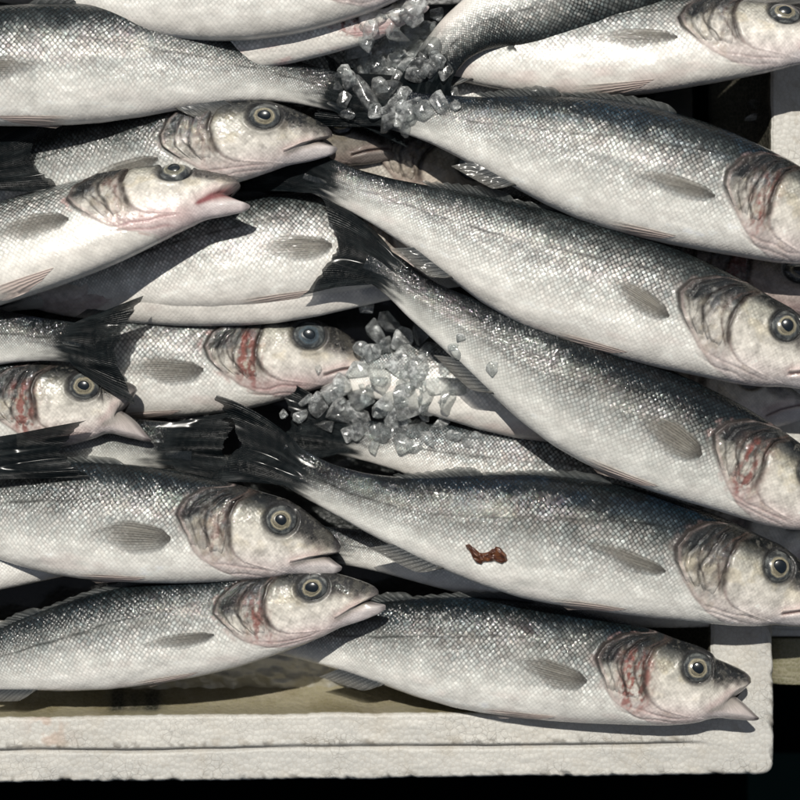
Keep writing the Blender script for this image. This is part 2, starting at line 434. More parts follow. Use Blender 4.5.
    hb = mixc(hb, (.09, .035, .035) if F['gape'] < .05 else (.42, .30, .29), ml * (.9 if F['gape'] < .05 else .75))
    mx = np.exp(-((q - (46 + (Y + 16) * .35)) / 1.3) ** 2) * sstep(-27, -23, Y) * sstep(-5, -10, Y)
    hb = mixc(hb, (.34, .26, .24), mx * .35)
    spk = sstep(.70, .8, vnoise(q / 1.7, Y / 1.7, sd + 71)) * sstep(-.1, .5, yn)
    hb = mixc(hb, hb * .45, spk * .45)
    c = mixc(c, hb, hd)
    # rim behind the gill opening: dark shadow line painted along it, plus pink
    e = q - rq
    c = mixc(c, (.012, .012, .012), np.exp(-((e + 1.5) / 4.2) ** 2) * sstep(2, 22, Y + (mot - .5) * 14) * .9)
    c = mixc(c, (.035, .028, .026), np.exp(-((e - .5) / 2.0) ** 2) * sstep(-22, 6, Y) * .9)
    c = mixc(c, (.36, .25, .23), np.exp(-((e - .5) / 1.2) ** 2) * sstep(-46, -36, Y) * sstep(0, -16, Y) * .6)
    c = mixc(c, (.42, .27, .25), np.exp(-((e - 5) / 3.2) ** 2) * sstep(.45, .65, mot) * .45 * F['pinkhead'])
    c = mixc(c, (.58, .47, .44), np.exp(-((e + 3) / 1.6) ** 2) * sstep(-46, -30, Y) * .5)
    hsc = .10 * sstep(.1, .35, yn) + .07
    sc = sc * (1 - hd) + hd * hsc
    sc = sc * (1 - .6 * np.exp(-(e / 7) ** 2))
    return np.clip(c, 0.004, .9), np.clip(sc, 0, 1.1)

def relief(q, Y, F):
    sd = F['seed']
    rq, pq = rear_q(Y), pre_q(Y)
    r = 0 * q
    e = rq - q
    r += (.5 + 1.0 * sstep(-30, -5, Y)) * sstep(-2.5, 1.5, e) * sstep(70, 100, q)
    r += -1.0 * np.exp(-((e + 5) / 4) ** 2) * sstep(-30, -5, Y)
    r += -2.0 * np.exp(-((q - pq - 1.5) / 2.4) ** 2) * (.35 + .65 * sstep(-26, -12, Y)) * sstep(-31, -27, Y) * sstep(44, 34, Y)
    r += 1.0 * np.exp(-((q - pq + 5) / 5) ** 2) * sstep(-39, -25, Y)
    re = np.hypot(q - EQ, Y - EY)
    r += -2.6 * sstep(18, 14, re) + 1.1 * np.exp(-((re - 19) / 2.5) ** 2)
    if F['gape'] < .05:
        my = mouth_y(q)
        r += -1.9 * np.exp(-((Y - my) / 1.6) ** 2) * sstep(50, 44, q)
        r += 1.0 * np.exp(-((Y - my + 4) / 3) ** 2) * sstep(50, 40, q)
        r += .9 * np.exp(-((Y - my - 4) / 3) ** 2) * sstep(50, 40, q)
    for k in range(2):
        yl = -34 - 6.0 * k + .0022 * (q - 85) ** 2 + (vnoise(q / 16, q * 0 + k, sd) - .5) * 4
        r += -.7 * np.exp(-((Y - yl) / 1.1) ** 2) * sstep(55, 80, q) * sstep(145, 115, q)
    hd = sstep(-2, 2, e)
    r += hd * (fbm(q / 5, Y / 5, sd + 3) - .5) * 1.3 * sstep(60, 110, q)
    # sunken and swollen places of a limp body
    r += (1 - hd) * (fbm(q / 48, Y / 26, sd + 81) - .5) * 3.4 * sstep(170, 200, q)
    return r

def spline(pts):
    P = np.array(pts, float)
    d = np.r_[0, np.cumsum(np.linalg.norm(np.diff(P, axis=0), axis=1))]
    n = len(P); T = np.zeros_like(P)
    for i in range(n):
        if i == 0: T[i] = (P[1] - P[0]) / (d[1] - d[0])
        elif i == n - 1: T[i] = (P[-1] - P[-2]) / (d[-1] - d[-2])
        else: T[i] = (P[i + 1] - P[i - 1]) / (d[i + 1] - d[i - 1])
    def ev(s):
        s = np.asarray(s, float)
        i = np.clip(np.searchsorted(d, s, side='right') - 1, 0, n - 2)
        L = d[i + 1] - d[i]; t = (s - d[i]) / L
        tc = np.clip(t, 0, 1)[..., None]; LL = L[..., None]
        h = (2 * tc ** 3 - 3 * tc ** 2 + 1) * P[i] + (tc ** 3 - 2 * tc ** 2 + tc) * LL * T[i] + (-2 * tc ** 3 + 3 * tc ** 2) * P[i + 1] + (tc ** 3 - tc ** 2) * LL * T[i + 1]
        ex = (s - d[-1]); ex = np.where(ex > 0, ex, 0)[..., None] * T[-1]
        ex0 = np.where(s < 0, s, 0)[..., None] * T[0]
        return h + ex + ex0
    # arc-length table
    ss = np.linspace(-60, d[-1] + 900, 3000); pos = ev(ss)
    al = np.r_[0, np.cumsum(np.linalg.norm(np.diff(pos, axis=0), axis=1))]
    z = np.interp(0, ss, al); al -= z
    def pos_at(a): return np.stack([np.interp(a, al, pos[:, k]) for k in range(3)], -1)
    return pos_at

class Fish:
    def __init__(s, F):
        s.F = F
        s.pos = spline([W(*p) for p in F['pts']])
        qq = np.linspace(-20, 700, 721)
        C = s.pos(qq * F['ls'])
        T = np.gradient(C, axis=0)
        k = np.hanning(41); k /= k.sum()
        T = np.stack([np.convolve(np.pad(T[:, i], 20, mode='edge'), k, 'same')[20:-20] for i in range(3)], -1)
        T /= np.linalg.norm(T, axis=1)[:, None]
        N = np.stack([-T[:, 1], T[:, 0], 0 * T[:, 0]], -1); N /= np.linalg.norm(N, axis=1)[:, None]
        sign = np.sign(N[200, 1]) * F['dors']
        N *= sign
        B = np.cross(T, N); B *= np.sign(B[200, 2])
        s.hand = np.sign(np.dot(np.cross(T[200], N[200]), B[200]))
        r = math.radians(F['roll'])
        N2 = N * math.cos(r) - B * math.sin(r); B2 = B * math.cos(r) + N * math.sin(r)
        s.qq, s.C, s.N, s.B, s.T = qq, C, N2, B2, T
    def place(s, q, Y, Z):
        F = s.F; hs = F['hs']
        q = q - 4.0 * sstep(-2, -6, Y - mouth_y(q)) * sstep(45, 5, q)
        # open mouth
        if F['gape'] > .05:
            g = F['gape']; w = sstep(54, 26, q)
            my = mouth_y(q)
            up = sstep(-4.5, 4.5, Y - my)
            mid = 1 - np.abs(2 * up - 1)
            Y = my + (Y - my) * (1 - min(.45, g * .7) * (1 - up) * w)
            Z = Z * (1 - .25 * (1 - up) * w)
            q = q + mid ** .8 * w * (10 + 17 * g) * sstep(40, 0, q) * 1.1
            Z = Z * (1 - .22 * mid * w * sstep(40, 10, q))
            ang = (-g * .50 * up + g * .46 * (1 - up)) * w      # q grows backwards
            dq, dy = q - HINGE[0], Y - HINGE[1]
            ca, sa = np.cos(ang), np.sin(ang)
            # rotate: the front (dq<0) of the lower jaw swings down
            q2 = HINGE[0] + dq * ca - dy * sa
            Y2 = HINGE[1] + dq * sa + dy * ca
            q, Y = q2, Y2
        I = lambda A: np.stack([np.interp(q, s.qq, A[:, k]) for k in range(3)], -1)
        return I(s.C) + I(s.N) * (Y * hs)[..., None] + I(s.B) * (Z * hs * F['fat'])[..., None]
    def surfz(s, q, Y):
        u, d = f_up(q), f_dn(q)
        c = np.where(Y > 0, Y / np.maximum(u, .5), -Y / np.maximum(d, .5))
        return f_w(q) * np.sqrt(np.clip(1 - np.clip(c, 0, 1) ** 2.1, 0, 1))

def patch(fish, name, q, Y, off, mat, parent, col=None, sc=None, uv=None, org=None, follow=True):
    Z = (fish.surfz(q, Y) if follow else 0) + off
    P = fish.place(q, Y, Z) - org
    me = grid_mesh(name, P, col, sc, uv, flip=(fish.hand > 0), mat=mat)
    return link(name, me, parent)

def blade(fish, name, root, tip, n, m, colfn, mat, parent, org, zr, zt, rays, follow=False, rip=1.0, fade=.35):
    """fin as a thin sheet between a root line and a tip line (functions of a in 0..1)"""
    a = np.linspace(0, 1, n)[:, None] * np.ones((1, m)); b = np.ones((n, 1)) * np.linspace(0, 1, m)[None, :]
    rq, ry = root(a); tq, ty = tip(a)
    q = rq * (1 - b) + tq * b; Y = ry * (1 - b) + ty * b
    z = zr * (1 - b) + zt * b + rip * (fbm(a * 7, b * 2.5, fish.F['seed'] + 91) - .5) * 3 * b
    if follow: z = z + fish.surfz(q, Y)
    P = fish.place(q, Y, z) - org
    uv = np.stack([b * 9, a * rays], -1)
    me = grid_mesh(name, P, colfn(a, b), 1 - fade * sstep(.6, 1, b), uv, flip=(fish.hand < 0), mat=mat)
    return link(name, me, parent)

FISH_BVH = []
def build_fish(F):
    F = dict(dict(ls=1.0, hs=1.0, dors=1, roll=0, gape=0, dark=0.0, blood=.3, blue=.4, pink=.5, pinkhead=.5, fat=1.0,
                  fine=True, tail=True, eye=(.29, .26, .18), pupil=(.006, .010, .014), pec=0.0, spread=1.0, taillen=1.0, tailturn=0.0, fins=True, anal=1.0,
                  eyecloud=0.0, tone=(1, 1, 1), inner=(.40, .37, .34)), **F)
    CUR[0] = F['seed']
    fs = Fish(F); sd = F['seed']
    org = fs.place(np.array([300.]), np.array([0.]), np.array([-31.]))[0]
    root = bpy.data.objects.new('sea_bass', None); COL.objects.link(root); root.location = org * S
    root.empty_display_size = .02
    tag(root, F['label'], 'fish', 'silver sea bass heaped in the foam box')
    # --- body
    if F['fine']:
        q = np.concatenate([np.array([0, .4, 1, 1.8, 2.8]), np.arange(3.8, 184, .95), np.arange(184, 551, 3.2), [551]])
        ph = np.concatenate([np.linspace(0, math.pi, 132, endpoint=False), np.linspace(math.pi, 2 * math.pi, 18, endpoint=False)])
    else:
        q = np.concatenate([np.array([0, .4, 1, 1.8, 2.8, 4]), np.arange(6, 551, 3.5), [551]])
        ph = np.concatenate([np.linspace(0, math.pi, 76, endpoint=False), np.linspace(math.pi, 2 * math.pi, 12, endpoint=False)])
    Q, PH = np.meshgrid(q, ph, indexing='ij')
    u, d, w = f_up(Q), f_dn(Q), f_w(Q)
    cap = np.sqrt(np.clip(1 - (1 - np.clip(Q / 6, 0, 1)) ** 2, 0, 1)); yc = -5.0
    cs = np.cos(PH); Y = np.where(cs > 0, u * cs, d * cs)
    Y = yc + (Y - yc) * (.72 + .28 * cap)
    side = np.sign(np.sin(PH) + 1e-9)
    Z = w * np.abs(np.sin(PH)) ** .95 * side * cap
    col, sc = paint(Q, Y, F)
    r = relief(Q, Y, F) * np.clip(np.abs(np.sin(PH)) * 1.6, 0, 1) * sstep(0, 8, Q)
    Z = Z + r * side
    if F['gape'] > .05:
        my = mouth_y(Q); mid = 1 - np.abs(2 * sstep(-4.5, 4.5, Y - my) - 1)
        f = mid * sstep(50, 42, Q)
        col = mixc(col, F['inner'], np.clip(f * 1.3, 0, .92)); col = mixc(col, (.10, .075, .055), np.clip(f * f * sstep(30, 10, Q) * (.4 if F['gape'] > .3 else 1.3), 0, .85))
        col = mixc(col, (.10, .09, .095), sstep(9, 2, Q) * .6)
    P = fs.place(Q, Y, Z) - org
    col = col * np.array(F['tone'])
    # lattice coordinates for the scales
    arc = np.cumsum(np.r_[np.zeros((1, Q.shape[0])), np.hypot(np.diff(Y.T, axis=0), np.diff(Z.T, axis=0))], axis=0).T
    mid_i = len(ph) // 2
    zero = arc[:, [int(np.argmin(np.abs(ph - math.pi / 2)))]]
    sv = (arc - zero) / f_g(Q) * F['hs'] / 3.0 / 2 * 1.0
    su = f_s(Q) * F['ls'] / 5.1
    uv = np.stack([su + sv + sd * 3.7, su - sv + sd * 1.3], -1)
    me = grid_mesh('body', P, col, sc, uv, flip=(fs.hand > 0), wrap=True, mat=M_SKIN)
    body = link('body', me, root)
    FISH_BVH.append((root, me, org))
    # --- eye (only on heads that come into view)
    if F['fine']:
        rr, th = np.meshgrid(np.linspace(0.02, 1, 16), np.linspace(0, 2 * math.pi, 41), indexing='ij')
        R = rr * 15.0; aw = 1 / math.sqrt(F['ls'] * F['hs'])
        kx = aw * F['hs'] / F['ls'] if F['ls'] else 1
        zc = fs.surfz(np.array(EQ), np.array(EY))
        base = fs.surfz(EQ + R * np.cos(th), EY + R * np.sin(th))
        zz = base * .75 + zc * .25 - 1.2 + 4.2 * (1 - rr ** 2.4) - 1.6 * rr ** 6
        rn = R + (vnoise(th * 3, rr * 4, sd) - .5) * 1.2
        rg = np.array(F['eye'])
        en = fbm(np.cos(th) * 3 + 5, np.sin(th) * 3 + rr * 6, sd + 3)
        ec = np.zeros(R.shape + (3,)) + rg * .55
        ec = mixc(ec, rg * 1.25 + .02, np.exp(-((rn - 8.3) / .9) ** 2) * (.5 + .5 * sstep(.3, .6, en)))
        ec = mixc(ec, (.05, .05, .045), np.exp(-((rn - 7.2) / .5) ** 2) * sstep(.4, .6, en) * .7)
        ec = mixc(ec, np.array([.10, .11, .11]), sstep(8.8, 9.7, rn) * .95)
        ec = mixc(ec, (.028, .03, .032), sstep(9.2, 10.5, rn) * sstep(.30, .55, en) * .9)
        ec = mixc(ec, (.22, .23, .22), np.exp(-((rn - 12.8) / .9) ** 2) * sstep(.45, .7, fbm(np.cos(th) * 4 + 1, np.sin(th) * 4, sd + 8)) * .8)
        ec = mixc(ec, (.012, .013, .014), sstep(13.6, 14.6, rn) * .95)
        ec = mixc(ec, (.35, .42, .46), np.full(R.shape, F['eyecloud']))
        Pe = fs.place(EQ + R * np.cos(th), EY + R * np.sin(th), zz) - org
        ey = link('eye', grid_mesh('eye', Pe, ec, None, None, flip=(fs.hand > 0), mat=M_EYE), root)
        R2 = rr * (5.6 + 1.6 * ((sd * .37) % 1))
        zz2 = base * 0 + zc - 1.2 + 4.2 * (1 - (R2 / 15.8) ** 2.4) + .4 + .9 * (1 - rr ** 2) - 1.2 * sstep(.9, 1, rr)
        pc = mixc(np.zeros(R.shape + (3,)) + np.array(F['pupil']), (.25, .33, .38), np.full(R.shape, F['eyecloud'] * .5))
        Pp = fs.place(EQ + .3 + R2 * np.cos(th), EY + R2 * np.sin(th), zz2) - org
        link('pupil', grid_mesh('pupil', Pp, pc, None, None, flip=(fs.hand > 0), mat=M_PUPIL), ey)
        # --- gill cover: plate from the inner bony edge to its free rear edge
        aa = np.linspace(0, 1, 66)[:, None] * np.ones((1, 92)); bb = np.ones((66, 1)) * np.linspace(0.06, .93, 92)[None, :]
        tp = np.linspace(0, 1, len(GP)); tr_ = np.linspace(0, 1, len(GR))
        pq, py = np.interp(bb, tp, GP[:, 0]) + 1.0, np.interp(bb, tp, GP[:, 1])
        rq, ry = np.interp(bb, tr_, GR[:, 0]), np.interp(bb, tr_, GR[:, 1])
        jag = (vnoise(bb * 14, bb * 0, sd + 7) - .5) * 1.2
        rq = rq + (vnoise(ry / 24.0, ry * 0 + sd * 3.1, 5) - .5) * 9; pq = pq + (vnoise(py / 26.0, py * 0 + sd * 2.3, 15) - .5) * 6
        gq = pq * (1 - aa) + (rq + jag + .5) * aa; gy = py * (1 - aa) + ry * aa
        lift = 1.2 + (1.9 * aa ** 1.5) * sstep(1.0, .55, bb) - 3.2 * sstep(.955, 1.0, aa) - 1.6 * sstep(.05, 0, aa) - 1.6 * sstep(.12, .06, bb) - 4.5 * sstep(.74, .93, bb)
        lift = lift + relief(np.minimum(gq, rear_q(gy) - 4), gy, F)
        gcol, gsc = paint(np.minimum(gq, rear_q(gy) - .5), gy, F)
        gcol = gcol * np.array(F['tone'])
        gcol = mixc(gcol, (.035, .03, .028), sstep(.82, .93, aa + (vnoise(bb * 20, aa * 6, sd + 23) - .5) * .14) * sstep(.75, .35, bb) * .92)
        ax = aa + (vnoise(bb * 3.0, bb * 0, sd + 17) - .5) * .22
        ridge = np.exp(-((ax - .34) / .04) ** 2) + .8 * np.exp(-((ax - .66) / .03) ** 2)
        gcol = mixc(gcol, (.018, .015, .014), np.clip(np.exp(-((ax - .42) / .035) ** 2) + .7 * np.exp(-((ax - .72) / .025) ** 2), 0, 1) * sstep(.95, .6, bb) * .85)
        lift = lift + ridge * 1.0 - 1.3 * np.exp(-((ax - .42) / .04) ** 2) - .8 * np.exp(-((ax - .72) / .03) ** 2) + (vnoise(gq / 3.5, gy / 6, sd + 12) - .5) * 1.3
        patch(fs, 'gill_cover', gq, gy, lift, M_SKIN, root, gcol, gsc, np.stack([gq, gy], -1), org)
        # --- upper jaw bone
        aa = np.linspace(0, 1, 30)[:, None] * np.ones((1, 12)); bb = np.ones((30, 1)) * np.linspace(-1, 1, 12)[None, :]
        if F['gape'] < .3:
            jq = 10 + 38 * aa; jy = mouth_y(jq) + 1.6 + (1.6 + 3.0 * aa ** 1.5) * (bb * .5 + .5) * 1.0
            jo = .6 + 1.3 * (1 - bb ** 2) * np.sqrt(np.clip(np.sin(math.pi * np.clip(aa * .93 + .03, 0, 1)), 0, 1)) - 1.0 * (1 - (1 - bb ** 2) ** .5) 
            jc, js = paint(jq, jy + 2, F)
            jc = mixc(jc, (.34, .28, .265), np.full(aa.shape, .35)) * np.array(F['tone'])
            patch(fs, 'upper_jaw', jq, jy, jo, M_SKIN, root, jc, js * 0, np.stack([jq, jy], -1), org)
    # --- pectoral fin
    if F['fins']:
        n, m = 44, 30
        a = np.linspace(0, 1, n)[:, None] * np.ones((1, m)); b = np.ones((n, 1)) * np.linspace(-1, 1, m)[None, :]
        rv = np.random.default_rng(sd * 13 + 1).uniform(0, 1, 5)
        pa = F['pec'] + (rv[0] - .5) * .34
        L = 80 * (1 - .30 * np.clip(b * .5 + .5 - .15, 0, 1) ** 2 - .12 * b ** 2) * (1 + .05 * vnoise(b * 6, b * 0, sd + 4))
        L = L * (.86 + .22 * rv[1])
        wd = (8.0 + 7.0 * np.sin(a * 2.2)) * (.48 + .62 * rv[2])
        wd = wd * np.sqrt(np.clip(1 - np.clip((a - .55) / .47, 0, 1) ** 2, .0, 1)) * (.30 + .70 * sstep(0, .16, a) ** .7)
        x0 = a * L; y0 = -b * wd - a * 3 + (rv[3] - .5) * 12 * a * a
        ca, sa = math.cos(pa), math.sin(pa)
        pq = 171 + x0 * ca - y0 * sa; py = -10 + y0 * ca + x0 * sa
        off = 2.2 + 2.6 * np.sin(a * 2.6) + 1.0 * a - 1.8 * sstep(.08, 0, a) + (fbm(a * 3, b * 2, sd + 6) - .5) * 3 * a
        pc = np.zeros((n, m, 3)) + np.array((.22, .205, .175))
        pc = mixc(pc, (.16, .15, .13), np.full(a.shape, rv[4] * .95)) * (1 + (fbm(a * 4, b * 9, sd + 9)[..., None] - .5) * 1.3)
        pc = mixc(pc, (.06, .055, .05), np.clip(sstep(.28, .02, a) * .75 + sstep(-.62, -.95, b) * .6, 0, 1))
        pc = mixc(pc, (.36, .335, .30), sstep(.35, .9, a) * sstep(-.5, .4, b) * .6)
        pop = 1 - .75 * sstep(.45, 1, a + (vnoise(b * 9, a * 2, sd) - .5) * .3) - .45 * sstep(.1, 1, b); pop = pop * sstep(1.0, .9, np.abs(b) * .999)
        patch(fs, 'pectoral_fin', pq, py, off, M_PALEFIN, root, pc, pop, np.stack([a * 9, b * 6], -1), org)
        dk = lambda c0, c1: (lambda a, b: mixc(np.zeros(a.shape + (3,)) + np.array(c0), c1, sstep(.2, 1, b) * .8))
        # --- two dorsal fins laid back
        for q0, q1, hh in ((228, 338, 10.0), (348, 425, 12.0)):
            def root_l(a, q0=q0, q1=q1): q = q0 + (q1 - q0) * a; return q, f_up(q) - 3.5
            def tip_l(a, q0=q0, q1=q1, hh=hh):
                jag = np.abs(((a * 8) % 1) - .5) * 3.5
                q = q0 + (q1 - q0) * a + 16 * np.minimum(a * 6, 1); q = np.minimum(q, q1 + 22)
                return q, f_up(np.minimum(q, 545)) + hh * np.sqrt(np.clip(a * 9, 0, 1)) * (1 - .55 * a) - jag - 2
            blade(fs, 'dorsal_fin', root_l, tip_l, 66, 8, dk((.035, .04, .042), (.10, .105, .10)), M_DARKFIN, root, org, 4, 5.5, 16)
        # --- anal fin, its free tip pointing to the tail
        an = F['anal']
        def root_a(a): q = 368 + 52 * a; return q, -f_dn(q) + 4
        def tip_a(a): q = 378 + 64 * a ** .8; return q, -f_dn(378 + 46 * a) - (12 * np.sqrt(np.clip(a * 5, 0, 1)) - 2) * an * (1 - .25 * a)
        blade(fs, 'anal_fin', root_a, tip_a, 40, 10, dk((.05, .055, .058), (.16, .155, .14)), M_DARKFIN, root, org, 6, 8, 11)
        # --- pelvic fin along the belly
        def root_p(a): q = 196 + 16 * a; return q, -f_dn(q) * (.88 + .09 * a)
        def tip_p(a): q = 212 + 62 * (1 - .35 * a); return q, -f_dn(q) * (.90 + .12 * a) - 2 * a
        blade(fs, 'pelvic_fin', root_p, tip_p, 14, 30, dk((.66, .54, .49), (.60, .52, .47)), M_PALEFIN, root, org, 1.2, 2.2, 4, follow=True, fade=.8)
    # --- tail fin
    if F['tail']:
        n, m = 46, 70
        a = np.linspace(0, 1, n)[:, None] * np.ones((1, m)); b = np.ones((n, 1)) * np.linspace(-1, 1, m)[None, :]
        L = (84 + 27 * np.abs(b) ** 1.6) * F['taillen'] * (1 - .05 * vnoise(b * 13, b * 0, sd + 8) * a)
        sp = F['spread']
        x0 = a * L; am = np.clip((a - .26) / .74, 0, 1)
        y0 = b * (18.5 + (28 * sp) * am ** .85 * (.6 + .4 * b * b))
        tt = F['tailturn']
        jagb = vnoise(b * 17, b * 0, sd + 8)
        tq = 505 + x0 * math.cos(tt) - y0 * math.sin(tt) * a ** .5; ty = y0 + x0 * math.sin(tt)
        zz = 0.0 * a + (np.sin(b * 3.1 + a * 2.3 + sd * 1.7) * 2.6 + np.sin(b * 5.7 - a * 3.1 + sd) * 1.3) * a + np.sin(b * 9 + sd) * 1.6 * a
        zz = zz + fs.surfz(np.minimum(tq, 640), ty * .90) + 1.4
        top_ = sstep(.10, .30, a + (fbm(a * 4, b * 11, sd + 29) - .5) * .30)
        c = np.zeros((n, m, 3)) + np.array((.003, .005, .006))
        c = mixc(c, (.03, .036, .038), sstep(.45, .2, a + (fbm(a * 5, b * 14, sd + 19) - .5) * .35) * .5)
        c = mixc(c, (.016, .02, .021), sstep(.55, .8, fbm(a * 5, b * 9, sd + 24)) * .8)
        P = fs.place(tq, ty, zz) - org
        me = grid_mesh('tail_fin', P, c, top_ * (1 - .12 * sstep(.85, 1, a)), np.stack([a * 10, b * 22], -1), flip=(fs.hand > 0), mat=M_DARKFIN)
        link('tail_fin', me, root)
    return fs

